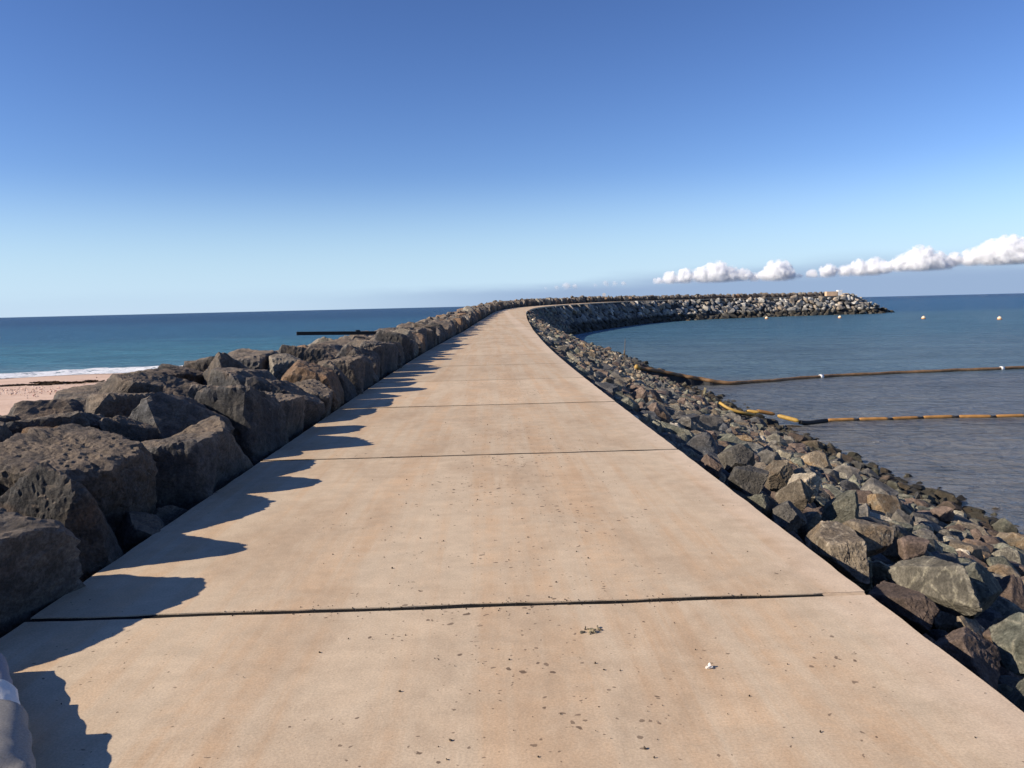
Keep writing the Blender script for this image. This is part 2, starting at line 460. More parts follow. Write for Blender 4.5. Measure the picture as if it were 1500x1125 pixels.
def frame(s):
    """centre point, tangent and rightward normal at arc length s (also a little past the end)"""
    s = np.asarray(s, float)
    over = np.maximum(s - S_END, 0)
    sc = np.clip(s, S_BEG, S_END)
    c = np.stack([np.interp(sc, _s, _c[:, 0]), np.interp(sc, _s, _c[:, 1])], -1)
    t = np.stack([np.interp(sc, _s, _t[:, 0]), np.interp(sc, _s, _t[:, 1])], -1)
    t = t / np.linalg.norm(t, axis=-1, keepdims=True)
    c = c + t * over[..., None]
    return c, t, np.stack([t[..., 1], -t[..., 0]], -1)
def zpath(s):
    return np.interp(s, [-50, 55, 90, 120, 165, 220, 290, 400], [0, 0, 0.3, 0.75, 1.4, 1.9, 2.2, 2.2])
def pt(s, u, z=0.0):
    c, t, n = frame(s)
    return np.stack([c[..., 0] + n[..., 0] * u, c[..., 1] + n[..., 1] * u, np.broadcast_to(z, c[..., 0].shape)], -1)
SEA = -4.0
HW = 2.25
def u_shore(s): return HW + np.interp(s, [-50, 85, 150, 230, 300], [11.4, 11.0, 5.4, 6.0, 8.5])
def h_wall(s): return np.interp(s, [-50, 10, 40, 90, 150, 210, 330], [0.62, 0.68, 0.75, 0.95, 1.2, 1.4, 1.4])
def z_in(s, u):
    """inner slope surface at offset u >= HW"""
    zp = zpath(s) - 0.22
    us = u_shore(s)
    k = (u - HW) / (us - HW)
    kk = np.where(k > 0, np.abs(k) ** 1.08, k)
    return zp + (SEA - 0.30 - zp) * kk - 0.38 * np.sin(np.pi * np.clip(k, 0, 1))
def z_out(s, u):
    """outer wall surface at offset u <= -HW (positive distance d outward)"""
    d = -u - HW
    top = zpath(s) + h_wall(s)
    w = np.interp(s, [0, 60, 330], [3.4, 3.0, 3.2])
    return np.where(d < w, top - 0.05 * d, top - 0.27 - (d - w) / 1.6)

# ------------------------------------------------------------------ sea, beach, core
me = grid_mesh('sea', np.array([[[x, y, SEA] for y in (-4000, 60000)] for x in (-60000, 60000)], float))
sea = link('sea', me, M_WATER); tag(sea, kind='structure')

def y_shoreline(x): return 78 + (x + 45) * 0.22 + 1.3 * np.sin(x * 0.13) + 0.7 * np.sin(x * 0.31 + 1)
gx = np.linspace(-150, -6, 110); gy = np.linspace(-40, 92, 120)
X, Y = np.meshgrid(gx, gy, indexing='ij')
Z = np.minimum(SEA + (y_shoreline(X) - Y) * 0.040, -2.1 + 0.004 * (78 - Y)) + 0.05 * fbm(np.stack([X * .25, Y * .25, 0 * X], -1), 5)
beach = link('beach', grid_mesh('beach', np.stack([X, Y, Z], -1), True), M_SAND); tag(beach, kind='structure')

# core of the breakwater under the rocks and the path
ss_ = np.linspace(S_BEG, S_END, 240)
rows = []
for s in ss_:
    zp = float(zpath(s)); us = float(u_shore(s))
    prof = [(-HW - 3 - 1.6 * (zp + 5.5), -6.0), (-HW - 2.8, zp - 0.35), (-HW - 0.5, zp - 0.35), (-HW - 0.3, zp - 0.32), (HW + 0.05, zp - 0.32), (HW + 0.25, zp - 0.55)]
    k = (us + 3 - HW)
    prof += [(HW + k * 0.5, float(z_in(s, HW + k * 0.5)) - 0.35), (us + 3, float(z_in(s, us + 3)) - 0.35)]
    rows.append([pt(s, u, z) for u, z in prof])
rows.append([pt(S_END + 3.0, u * 0.4, z - 1.2) for u, z in prof])
rows.append([pt(S_END + 12, u * 0.3, -6.0) for u, z in prof])
core = link('breakwater', grid_mesh('breakwater', np.array(rows), False), M_CORE); tag(core, kind='structure')

# ------------------------------------------------------------------ path: one slab after another
path = empty('path', (0, 0, 0)); tag(path, kind='structure')
JOINT0, PITCH, GAP = 4.38, 4.6, 0.058
k0 = int(math.floor((S_BEG + 4 - JOINT0) / PITCH)) + 1
k = k0
ri = random.Random(3)
def jitter_edge(s, seed):
    return s
while JOINT0 + (k + 1) * PITCH < S_END - 1:
    ga, gb = (GAP if k < 1 else 0.075), (GAP if k < 0 else 0.075)
    a, b = JOINT0 + k * PITCH + ga / 2, JOINT0 + (k + 1) * PITCH - gb / 2
    near = a < 14 and b > -1
    nu, ns = (64, 40) if near else (9, 5)
    uu = np.linspace(-HW, HW, nu)
    svals = np.linspace(a, b, ns)
    lift = ri.uniform(-0.004, 0.004) if k > 0 else 0
    P = np.zeros((ns, nu, 3))
    for i, s in enumerate(svals):
        sv = np.full(nu, s)
        if near and i in (0, ns - 1):
            sv = sv + 0.009 * fbm(np.stack([uu * 2.2, np.full(nu, k + 0.5 * (i > 0)), 0 * uu], -1), 9, 5, 0.6)
        z = zpath(sv) + lift
        un = uu.copy()
        if near:
            un[0] += 0.005 * fbm(np.array([[s * 4, 1.5, k]]), 3, 3, 0.7)[0]; un[-1] += 0.005 * fbm(np.array([[s * 4, 7.5, k]]), 3, 3, 0.7)[0]
        P[i] = pt(sv, un, 0); P[i, :, 2] = z
    bm = bmesh.new()
    top = [[bm.verts.new(P[i, j]) for j in range(nu)] for i in range(ns)]
    bot = [[bm.verts.new(P[i, j] - np.array([0, 0, 0.24])) for j in range(nu)] for i in range(ns)]
    for i in range(ns - 1):
        for j in range(nu - 1):
            bm.faces.new((top[i][j], top[i][j + 1], top[i + 1][j + 1], top[i + 1][j]))
    rim = [(0, j) for j in range(nu)] + [(i, nu - 1) for i in range(1, ns)] + [(ns - 1, j) for j in range(nu - 2, -1, -1)] + [(i, 0) for i in range(ns - 2, 0, -1)]
    for q in range(len(rim)):
        (i, j), (i2, j2) = rim[q], rim[(q + 1) % len(rim)]
        bm.faces.new((top[i][j], bot[i][j], bot[i2][j2], top[i2][j2]))
    me = bm_mesh('slab', bm)
    link('slab', me, M_CONC, path)
    # dirt-filled joint beyond this slab
    j = JOINT0 + (k + 1) * PITCH
    uj = np.linspace(-HW + 0.01, HW - (0.24 if k == -1 else 0.02), 40)
    for_ = []
    for ds in (-0.06, 0.06):
        q = pt(np.full(40, j + ds), uj, 0); q[:, 2] = zpath(np.full(40, j)) - 0.006 + 0.003 * fbm(np.stack([uj * 6, np.full(40, ds * 30 + k), 0 * uj], -1), 4)
        for_.append(q)
    low = [q - np.array([0, 0, 0.15]) for q in for_]
    link('joint_filler', grid_mesh('joint_filler', np.array([low[0], for_[0], for_[1], low[1]])), M_JOINT, path)
    if k == -1:
        um = np.linspace(HW - 0.235, HW - 0.005, 6); G = []
        for ds in (-0.027, -0.012, 0.004, 0.029):
            q = pt(np.full(6, j + ds), um, 0); q[:, 2] = -0.004 if abs(ds) > 0.02 else -0.012; G.append(q)
        link('joint_mortar', grid_mesh('joint_mortar', np.array(G)), M_MORTAR, path)
    k += 1

# ------------------------------------------------------------------ rocks
_ico = {}
def ico(sub):
    if sub not in _ico:
        bm = bmesh.new(); bmesh.ops.create_icosphere(bm, subdivisions=sub, radius=1.0)
        V = np.array([v.co[:] for v in bm.verts]); Fc = np.array([[v.index for v in f.verts] for f in bm.faces]); bm.free()
        V /= np.linalg.norm(V, axis=1)[:, None]
        _ico[sub] = (V, Fc)
    return _ico[sub]

def rock_shape(seed, sub, kind):
    """angular stone as a clipped solid with worn, broken faces; half-size 1 on each axis"""
    r = np.random.default_rng(seed * 101 + 5)
    D, Fc = ico(sub)
    N, O = [], []
    if kind == 'block':
        for ax in range(3):
            for sg in (-1, 1):
                n = np.zeros(3); n[ax] = sg; n += r.normal(0, 0.11, 3); N.append(n); O.append(r.uniform(0.84, 1.0))
        for _ in range(9):
            n = r.normal(0, 1, 3); n /= np.linalg.norm(n)
            N.append(n); O.append(np.abs(n).sum() * r.uniform(0.66, 0.88))
    else:
        for q in range(9):
            th = math.pi * (3 - math.sqrt(5)) * q + r.uniform(-.6, .6); zz = 1 - 2 * (q + .5) / 9 + r.uniform(-.2, .2)
            zz = max(-1, min(1, zz)); rr = math.sqrt(1 - zz * zz)
            N.append(np.array([rr * math.cos(th), rr * math.sin(th), zz])); O.append(r.uniform(0.55, 1.0))
        for _ in range(2):
            N.append(r.normal(0, 1, 3)); O.append(r.uniform(0.6, 1.0))
    rad = np.full(len(D), 9.0)
    for i, (n, o) in enumerate(zip(N, O)):
        n = n / np.linalg.norm(n)
        dn = D @ n
        oo = o * (1 + 0.035 * fbm(D * 2.2 + i * 3.1 + seed, seed + i, 4, 0.6)) if sub >= 4 else o
        rad = np.minimum(rad, np.where(dn > 0.06, oo / np.maximum(dn, 0.06), 9.0))
    # knock chips off the edges and corners
    for i in range(12 if sub >= 5 else 7 if sub == 4 else 2):
        n = r.normal(0, 1, 3); n /= np.linalg.norm(n)
        V = D * rad[:, None]
        o = (V @ n).max() * r.uniform(0.92, 0.985)
        if sub >= 5: o = o * (1 + 0.02 * fbm(D * 4 + i * 1.7, seed + i + 200, 3, 0.6))
        dn = D @ n
        rad = np.minimum(rad, np.where(dn > 0.06, o / np.maximum(dn, 0.06), 9.0))
    V = D * rad[:, None]
    if sub >= 4:
        f1 = fbm(V * 6.5 + seed, seed + 50, 5, 0.62)
        led = fbm(V * 2.4 + seed * 2, seed + 90, 4, 0.6)
        led = np.round(led * 5.0) / 5.0 - led                       # broken ledges
        rid = 1 - np.abs(fbm(V * 3.3 - seed, seed + 70, 4, 0.6)); rid = np.clip(rid, 0, 1) ** 8
        amp = 0.8 if kind == 'block' else 0.7
        V = V * (1 + amp * (0.020 * f1 + 0.040 * led - 0.035 * rid))[:, None]
    else:
        V = V * (1 + 0.03 * fbm(V * 2.1 + seed, seed + 50, 2))[:, None]
    lo, hi = V.min(0), V.max(0)
    V = (V - (lo + hi) / 2) / ((hi - lo) / 2)
    return V, Fc

_pool = {}
def proto(kind, i, sub):
    key = (kind, i, sub)
    if key not in _pool:
        V, Fc = rock_shape(i + (400 if kind == 'block' else 0), sub, kind)
        me = np_mesh('boulder_%s' % kind, V, Fc, smooth=False)
        if 4 <= sub < 5:
            me.polygons.foreach_set('use_smooth', np.zeros(len(me.polygons), dtype=bool))
        me.materials.append(M_CORE)
        _pool[key] = me
    return _pool[key]
_low = {}
def low_shape(i, sub):
    if (i, sub) not in _low: _low[(i, sub)] = rock_shape(i + 900, sub, 'shard')
    return _low[(i, sub)]

CAMP = np.array([0, 0, CAM_H])
class Rocks:
    def __init__(self, thing, mats, name): self.t, self.mats, self.name, self.L = thing, mats, name, []
    def add(self, p, dims, rot, mat, kind='shard', var=None, label=None):
        p = np.array(p, float)
        self.L.append(dict(p=p, d=np.array(dims, float), q=rot, m=mat, k=kind, v=var, label=label,
                           px=float(np.max(dims)) * 2 * 1230 / max(1.5, np.linalg.norm(p - CAMP)) * (1000 if label or var is not None else 1) * (0.05 if p[1] < -2 else 1)))
    def build(self, nmax=300):
        self.L.sort(key=lambda r: -r['px'])
        rr = random.Random(5)
        for r in self.L[:nmax]:
            px = r['px'] / (1000 if (r['label'] or r['v'] is not None) else 1)
            sub = 6 if px > 170 else 5 if px > 45 else 4 if px > 16 else 3
            nv = {6: 8, 5: 12, 4: 12, 3: 10}[sub]
            v = r['v'] if r['v'] is not None else rr.randrange(nv)
            me = proto(r['k'], v, sub)
            o = bpy.data.objects.new(self.name, me); COL.objects.link(o)
            o.parent = self.t; o.matrix_parent_inverse = Matrix.Translation(-Vector(self.t.location))
            o.location = r['p']; o.scale = r['d']
            o.rotation_mode = 'QUATERNION'; o.rotation_quaternion = r['q']
            o.material_slots[0].link = 'OBJECT'; o.material_slots[0].material = self.mats[r['m']]
            if r['label']: o['label'] = r['label']
        rest = self.L[nmax:]
        if rest:
            Vs, Fs, Ms, base = [], [], [], 0
            for r in rest:
                V, Fc = low_shape(rr.randrange(14), 3 if r['px'] > 9 else 2)
                m = np.array(r['q'].to_matrix())
                W = (V * r['d']) @ m.T + r['p']
                Vs.append(W); Fs.append(Fc + base); Ms.append(np.full(len(Fc), r['m'])); base += len(V)
            me = np_mesh('rubble', np.concatenate(Vs), np.concatenate(Fs), False, np.concatenate(Ms))
            for m in self.mats: me.materials.append(m)
            o = link('rubble', me, None, self.t); o['kind'] = 'stuff'
        print(self.name, len(self.L))

def rquat(r, tilt=0.5, normal=None, yaw=None):
    """random turn about the vertical, then a random tilt"""
    q = Quaternion((0, 0, 1), yaw if yaw is not None else r.uniform(0, 2 * math.pi))
    ax = Vector((r.gauss(0, 1), r.gauss(0, 1), r.gauss(0, .3))).normalized()
    q = Quaternion(ax, r.gauss(0, tilt)) @ q
    if normal is not None:
        q = Vector((0, 0, 1)).rotation_difference(Vector(normal)) @ q
    return q

def wpick(r, w):
    x = r.random() * sum(w)
    for i, a in enumerate(w):
        x -= a
        if x <= 0: return i
    return len(w) - 1

class Darts:
    def __init__(self, cell): self.c, self.g = cell, {}
    def free(self, s, u, r, k):
        i, j = int(s // self.c), int(u // self.c)
        for a in (i - 1, i, i + 1):
            for b in (j - 1, j, j + 1):
                for (s2, u2, r2) in self.g.get((a, b), ()):
                    if (s - s2) ** 2 + (u - u2) ** 2 < (k * (r + r2)) ** 2: return False
        return True
    def put(self, s, u, r): self.g.setdefault((int(s // self.c), int(u // self.c)), []).append((s, u, r))

# ---- left wall of big boulders
wall = empty('boulder_seawall', (-3.6, 6, 0))
tag(wall, 'long wall of big dark boulders along the ocean side of the concrete path', 'seawall')
W = Rocks(wall, M_WALL, 'boulder')
r1 = random.Random(21)
def q_e(rx, ry, rz): return Euler((R(rx), R(ry), R(rz))).to_quaternion()
# front row beside the path and the rocks behind it: centre, half sizes, turn, material, shape
NEAR = [
    ((-3.10, 4.22, 0.02), (0.54, 0.88, 0.52), (3, 9, -9), 0, 0, None),
    ((-2.98, 5.58, 0.00), (0.40, 0.50, 0.55), (-7, -13, 13), 0, 1, 'dark slab leaning on the boulders at the path edge'),
    ((-3.36, 6.55, 0.14), (0.56, 0.62, 0.50), (5, 9, -12), 1, 2, None),
    ((-2.68, 6.22, -0.12), (0.17, 0.22, 0.20), (10, 20, 30), 0, 3, None),
    ((-2.66, 6.78, -0.15), (0.15, 0.25, 0.17), (0, 10, -20), 0, 4, None),
    ((-2.93, 7.58, 0.02), (0.37, 0.42, 0.56), (4, 9, 17), 0, 5, None),
    ((-2.95, 8.44, -0.03), (0.38, 0.44, 0.52), (7, -7, -11), 1, 6, None),
    ((-3.45, 9.15, 0.24), (0.52, 0.52, 0.48), (6, 7, 16), 0, 3, None),
    ((-3.04, 9.95, 0.12), (0.50, 0.58, 0.62), (-4, -6, -7), 0, 7, None),
    ((-2.92, 11.02, 0.00), (0.40, 0.46, 0.52), (5, 8, 12), 1, 0, None),
    ((-3.02, 11.98, 0.08), (0.48, 0.50, 0.57), (-4, -7, -9), 0, 2, None),
    ((-2.90, 12.92, 0.00), (0.38, 0.44, 0.50), (6, 9, 10), 1, 6, None),
    ((-3.06, 14.05, 0.12), (0.54, 0.66, 0.60), (4, 7, 7), 2, 4, 'rust-brown boulder with a flat orange top'),
    ((-2.93, 15.25, 0.03), (0.40, 0.50, 0.58), (0, -8, -14), 0, 1, None),
    ((-2.98, 16.30, 0.12), (0.48, 0.56, 0.64), (5, 7, 9), 1, 5, None),
    ((-2.94, 17.45, 0.06), (0.42, 0.58, 0.60), (-5, -6, -8), 0, 3, None),
    ((-2.96, 18.55, 0.08), (0.44, 0.52, 0.60), (4, 6, 12), 1, 7, None),
    # second row
    ((-4.20, 5.10, 0.06), (0.46, 0.62, 0.54), (6, -9, 24), 1, 3, None),
    ((-4.05, 5.95, 0.16), (0.36, 0.40, 0.44), (-8, 12, 40), 0, 5, None),
    ((-4.30, 6.85, 0.16), (0.46, 0.52, 0.56), (6, 10, -14), 1, 6, None),
    ((-4.55, 8.20, 0.22), (0.78, 0.56, 0.46), (2, -7, 14), 0, 7, None),
    ((-3.92, 7.60, 0.28), (0.32, 0.30, 0.30), (8, 6, 40), 2, 1, None),
    ((-3.58, 8.30, 0.28), (0.26, 0.36, 0.36), (0, -18, 25), 1, 2, None),
    ((-4.62, 10.55, 0.46), (0.30, 0.36, 0.46), (12, 30, 42), 1, 5, 'pointed boulder standing up from the wall top'),
    ((-4.20, 9.75, 0.20), (0.50, 0.52, 0.50), (-6, 6, 30), 1, 0, None),
    ((-4.70, 11.85, 0.22), (0.66, 0.74, 0.54), (4, -8, -12), 0, 4, None),
    ((-3.88, 11.30, 0.26), (0.42, 0.62, 0.46), (3, 8, 14), 1, 7, None),
    ((-3.86, 12.75, 0.26), (0.44, 0.56, 0.50), (-6, 5, -20), 0, 3, None),
    ((-4.30, 14.20, 0.28), (0.60, 0.72, 0.54), (-5, 8, 22), 1, 2, None),
    ((-3.86, 15.60, 0.36), (0.38, 0.42, 0.44), (4, 16, 30), 3, 6, None),
    ((-4.60, 15.90, 0.28), (0.58, 0.70, 0.54), (5, -6, -10), 0, 1, None),
    ((-3.95, 17.10, 0.30), (0.46, 0.60, 0.52), (-4, 8, 15), 1, 0, None),
    ((-4.55, 18.20, 0.30), (0.62, 0.74, 0.54), (2, 7, 12), 1, 5, None),
    # third row, where the wall starts to fall away
    ((-5.35, 4.60, -0.22), (0.60, 0.66, 0.54), (8, -12, 30), 1, 2, None),
    ((-5.45, 6.10, -0.14), (0.62, 0.74, 0.54), (-4, -10, -18), 0, 4, None),
    ((-5.70, 7.60, -0.08), (0.64, 0.70, 0.52), (6, -8, 35), 1, 0, None),
    ((-5.80, 9.20, -0.04), (0.68, 0.76, 0.54), (-5, -9, 10), 0, 6, None),
    ((-5.60, 10.80, 0.00), (0.62, 0.70, 0.54), (4, -10, -25), 1, 7, None),
    ((-5.75, 12.40, 0.02), (0.66, 0.74, 0.54), (6, -8, 18), 0, 1, None),
    ((-5.55, 14.00, 0.14), (0.64, 0.74, 0.54), (-6, -9, -14), 1, 3, None),
    ((-5.65, 15.60, 0.14), (0.66, 0.72, 0.54), (5, -8, 26), 0, 5, None),
    ((-5.50, 17.20, 0.16), (0.62, 0.74, 0.54), (-4, -9, -8), 1, 2, None),
    ((-5.60, 18.80, 0.16), (0.64, 0.72, 0.54), (6, -7, 15), 0, 6, None),
    # beside the camera
    ((-2.95, 3.05, -0.26), (0.34, 0.38, 0.40), (8, 6, 20), 1, 4, None),
    ((-3.30, 2.20, -0.22), (0.60, 0.56, 0.46), (4, 6, -8), 0, 2, None),
    ((-4.30, 3.60, -0.15), (0.60, 0.70, 0.50), (0, -6, 15), 1, 6, None),
]
for i_, (p, d, e, m, v, lab) in enumerate(NEAR):
    W.add(p, tuple(x * (1.0 if i_ % 3 != 1 else 1.12) for x in d), q_e(*e), m, 'shard' if i_ % 3 == 1 else 'block', v, lab)
# front row further on and behind the camera
s = 19.1
while s < S_END - 1:
    big = float(np.interp(s, [0, 60, 150, 330], [1.0, 1.0, 1.25, 1.6]))
    L = r1.uniform(0.36, 0.78) * big
    hw = float(h_wall(s)) + r1.uniform(-0.22, 0.16)
    dz = (hw + 0.42) / 2
    dx = r1.uniform(0.38, 0.6) * big
    p = pt(s + L, -HW - dx - r1.uniform(0.05, 0.16), float(zpath(s)) - 0.40 + dz)
    c, t, n = frame(s + L)
    yaw = math.atan2(t[1], t[0]) - math.pi / 2 + r1.gauss(0, 0.20)
    W.add(p, (dx, L * 1.06, dz * 1.04), rquat(r1, 0.13, None, yaw), wpick(r1, [5, 4, 1.0, 0.7]), 'block')
    s += 2 * L * 0.96
for yy in (0.9, -0.6, -2.2, -3.9, -5.6):
    W.add((-3.15 + r1.uniform(-.05, .05), yy, 0.08), (0.58, 0.82, 0.50 + r1.uniform(-.06, .12)), rquat(r1, 0.06, None, 0), wpick(r1, [5, 4, 1, 1]), 'block')
    W.add((-4.6, yy, 0.05), (0.7, 0.85, 0.52), rquat(r1, 0.1), wpick(r1, [5, 4, 1, 1]), 'block')
# body of the wall behind the front row
dk = Darts(4.0)
for s_ in range(0, 13000):
    s = r1.uniform(-8, S_END)
    big = float(np.interp(s, [0, 60, 150, 330], [1.0, 1.0, 1.3, 1.6]))
    rad = r1.choice([0.32, 0.42, 0.52, 0.65, 0.8]) * big
    d = r1.uniform(0.9 * big, 9.0)
    if s < 19.3 and d < 4.1: continue
    if not dk.free(s, d, rad, 0.70): continue
    dk.put(s, d, rad)
    zt = float(z_out(s, -HW - d))
    p = pt(s, -HW - d, zt - rad * 0.60 - (0.08 if s < 60 else 0) + r1.gauss(0, 0.10) * big)
    W.add(p, (rad * r1.uniform(.85, 1.2), rad * r1.uniform(.75, 1.1), rad * r1.uniform(.55, .85)), rquat(r1, 0.30), wpick(r1, [5, 4, 1.1, 1.1]), 'block' if r1.random() < .6 else 'shard')
W.build(300)

# ---- right slope of smaller angular stones
slope = empty('rock_slope', (4.5, 6, -0.8))
tag(slope, 'slope of loose angular grey and brown stones falling from the path to the harbour', 'rock slope')
SL = Rocks(slope, M_SLOPE, 'stone')
r2 = random.Random(33)
NEARR = [
    ((2.50, 5.90, -0.27), (0.17, 0.62, 0.17), (4, -6, -3), 3, 0, None),
    ((2.46, 4.86, -0.30), (0.16, 0.48, 0.15), (-2, 10, -4), 2, 1, None),
    ((2.84, 4.98, -0.24), (0.20, 0.54, 0.20), (-3, 12, 5), 6, 2, 'long flat stone covered in pale veins'),
    ((2.47, 4.14, -0.31), (0.18, 0.34, 0.17), (4, 6, -8), 2, 3, 'purple-brown stone beside the slab edge'),
    ((2.84, 4.22, -0.29), (0.20, 0.36, 0.19), (0, 10, 10), 1, 4, None),
    ((2.48, 3.52, -0.32), (0.18, 0.32, 0.16), (3, -6, 4), 1, 5, None),
    ((2.80, 6.10, -0.27), (0.20, 0.30, 0.18), (5, 10, 30), 3, 6, None),
    ((2.52, 6.88, -0.28), (0.18, 0.32, 0.17), (0, 8, -12), 0, 7, None),
    ((2.98, 7.85, -0.25), (0.17, 0.22, 0.20), (12, 0, 30), 4, 1, 'cream-white stone with an orange band'),
    ((2.78, 7.30, -0.20), (0.19, 0.26, 0.18), (-10, 8, 10), 3, 2, None),
    ((3.14, 7.26, -0.34), (0.17, 0.28, 0.27), (16, 24, 24), 1, 3, None),
    ((3.26, 5.40, -0.42), (0.22, 0.34, 0.22), (6, 12, -20), 1, 4, None),
    ((3.20, 6.35, -0.38), (0.24, 0.28, 0.18), (0, 10, 50), 0, 5, None),
    ((3.08, 5.92, -0.30), (0.13, 0.15, 0.12), (10, 0, 10), 2, 6, None),
    ((2.58, 8.25, -0.28), (0.22, 0.38, 0.19), (0, 10, -16), 0, 0, None),
    ((2.46, 9.15, -0.28), (0.17, 0.36, 0.17), (4, -6, 8), 2, 4, None),
    ((3.05, 8.65, -0.30), (0.20, 0.28, 0.22), (10, 10, 60), 3, 3, None),
    ((2.88, 9.50, -0.28), (0.26, 0.34, 0.22), (-6, 12, 20), 0, 7, None),
    ((3.24, 4.55, -0.42), (0.22, 0.34, 0.20), (0, 14, 8), 0, 1, None),
]
dk = Darts(1.6)
for p, d, e, m, v, lab in NEARR:
    d = (d[0] * 0.86, d[1] * 0.72, d[2] * 0.82); p = (p[0] - 0.05, p[1], p[2] + 0.05)
    SL.add(p, d, q_e(*e), m, 'shard', v, lab)
    for yy in (-0.6, 0.0, 0.6):
        dk.put(p[1] + yy * d[1], p[0] + 0.25, d[0])
S_SPLIT = 158.0
def fill_slope(RK, rr, s_a, s_b, n, sizes, weights, mats, u_pad=2.4, k=0.70, lift=0.0, tilt=0.60, rise=0.22):
    for _ in range(n):
        s = rr.uniform(s_a, s_b)
        us = float(u_shore(s))
        u = rr.uniform(HW + 0.16, us + u_pad)
        rad = sizes[wpick(rr, weights)] * rr.uniform(0.85, 1.15)
        if u - HW < rad * 0.70 + 0.05: u = HW + rad * 0.70 + 0.06
        if not dk.free(s, u, rad, k): continue
        dk.put(s, u, rad)
        z = float(z_in(s, u)) - rad * 0.10 + rr.gauss(0, rise) * rad + lift
        if u - HW < 0.9: z -= 0.04
        c, t, nn = frame(s)
        th = math.atan2(float(zpath(s)) - SEA, us - HW)
        nrm = (nn[0] * math.sin(th), nn[1] * math.sin(th), math.cos(th))
        RK.add(pt(s, u, z), (rad * rr.uniform(0.75, 1.1), rad * rr.uniform(0.95, 1.5), rad * rr.uniform(0.5, 0.85) * (1.0 if tilt > 0.2 else 0.75)),
               rquat(rr, tilt, nrm), wpick(rr, mats), 'shard')
fill_slope(SL, r2, -2, 13, 900, [0.28, 0.22], [2, 3], [3.4, 3.2, 3.2, 3.0, 0.2, 1.4, 1.2], u_pad=-5.5)
fill_slope(SL, r2, -3, 60, 16000, [0.34, 0.25, 0.185], [1.6, 4, 4], [3.4, 3.2, 3.2, 3.0, 0.28, 1.6, 1.2])
fill_slope(SL, r2, 60, S_SPLIT, 13000, [0.38, 0.29, 0.22], [2, 4, 3], [3.4, 3.2, 3.2, 2.8, 0.35, 1.6, 1.0])
fill_slope(SL, r2, -3, 40, 20000, [0.15, 0.11], [1, 1.2], [4, 3, 3, 1.5, 0.3, 2.5, 0.8], k=0.62, lift=-0.06)
SL.build(300)

# ---- far arm: pale armour stones round the bend and the head
head = empty('rock_bank', (80, 262, -1))
tag(head, 'far curving arm of pale grey armour rocks sloping into the harbour beyond the bend', 'breakwater arm')
HD = Rocks(head, M_FAR, 'armour_stone')
r3 = random.Random(55)
dk = Darts(5.0)
fill_slope(HD, r3, S_SPLIT, 226, 5000, [1.1, 0.85, 0.65], [2, 4, 3], [2.5, 0.35, 5, 1.2], u_pad=1.5, tilt=0.13, rise=0.08)  # darker stone mix on the bend, its shade put into the stone colours
fill_slope(HD, r3, 226, S_END, 6000, [1.25, 0.95, 0.7], [2, 4, 3], [4, 3.2, 2.4, 2.4], u_pad=1.5)
# rounded head
for _ in range(2500):
    a = r3.uniform(0.0, math.pi * 0.98)
    d = r3.uniform(0.3, 19.0)
    rad = r3.choice([0.7, 0.95, 1.25])
    su, uu_ = S_END + d * math.sin(a) * (1.0 + 0.25 * math.sin(a)), d * math.cos(a)
    if not dk.free(su, uu_, rad, 0.66): continue
    dk.put(su, uu_, rad)
    z = float(zpath(S_END)) + 0.5 - max(0, d - 4.0) / 2.2 - rad * 0.3
    if uu_ > 0: z = min(z, float(zpath(S_END)) - 0.2 - max(0, d - HW) / 1.55)
    if z < -5.2: continue
    HD.add(pt(su, uu_, z), (rad * r3.uniform(.8, 1.2), rad * r3.uniform(.8, 1.2), rad * r3.uniform(.55, .9)), rquat(r3, 0.4), wpick(r3, [3, 3, 1.5, 2.2]), 'shard')
HD.build(300)

# ------------------------------------------------------------------ generic shapes
def tube(name, pts, rad, seg=10, caps=True, smooth=True):
    pts = [Vector(p) for p in pts]; bm = bmesh.new(); rings = []
    rads = rad if isinstance(rad, (list, tuple)) else [rad] * len(pts)
    up = Vector((0, 0, 1))
    for i, p in enumerate(pts):
        t = (pts[min(i + 1, len(pts) - 1)] - pts[max(i - 1, 0)]).normalized()
        a = t.cross(up)
        if a.length < 1e-3: a = t.cross(Vector((0, 1, 0)))
        a.normalize(); b = a.cross(t)
        rings.append([bm.verts.new(p + (a * math.cos(q) + b * math.sin(q)) * rads[i]) for q in [2 * math.pi * k / seg for k in range(seg)]])
    for i in range(len(rings) - 1):
        for k in range(seg):
            bm.faces.new((rings[i][k], rings[i][(k + 1) % seg], rings[i + 1][(k + 1) % seg], rings[i + 1][k]))
    if caps:
        bm.faces.new(rings[0][::-1]); bm.faces.new(rings[-1])
    return bm_mesh(name, bm, smooth)

def box_bm(bm, c, h, rot=None, bev=0.0):
    r = bmesh.ops.create_cube(bm, size=2.0)
    for v in r['verts']:
        q = Vector((v.co.x * h[0], v.co.y * h[1], v.co.z * h[2]))
        if rot is not None: q = rot @ q
        v.co = q + Vector(c)
    if bev:
        es = list({e for v in r['verts'] for e in v.link_edges})
        bmesh.ops.bevel(bm, geom=es, offset=bev, segments=2, affect='EDGES')

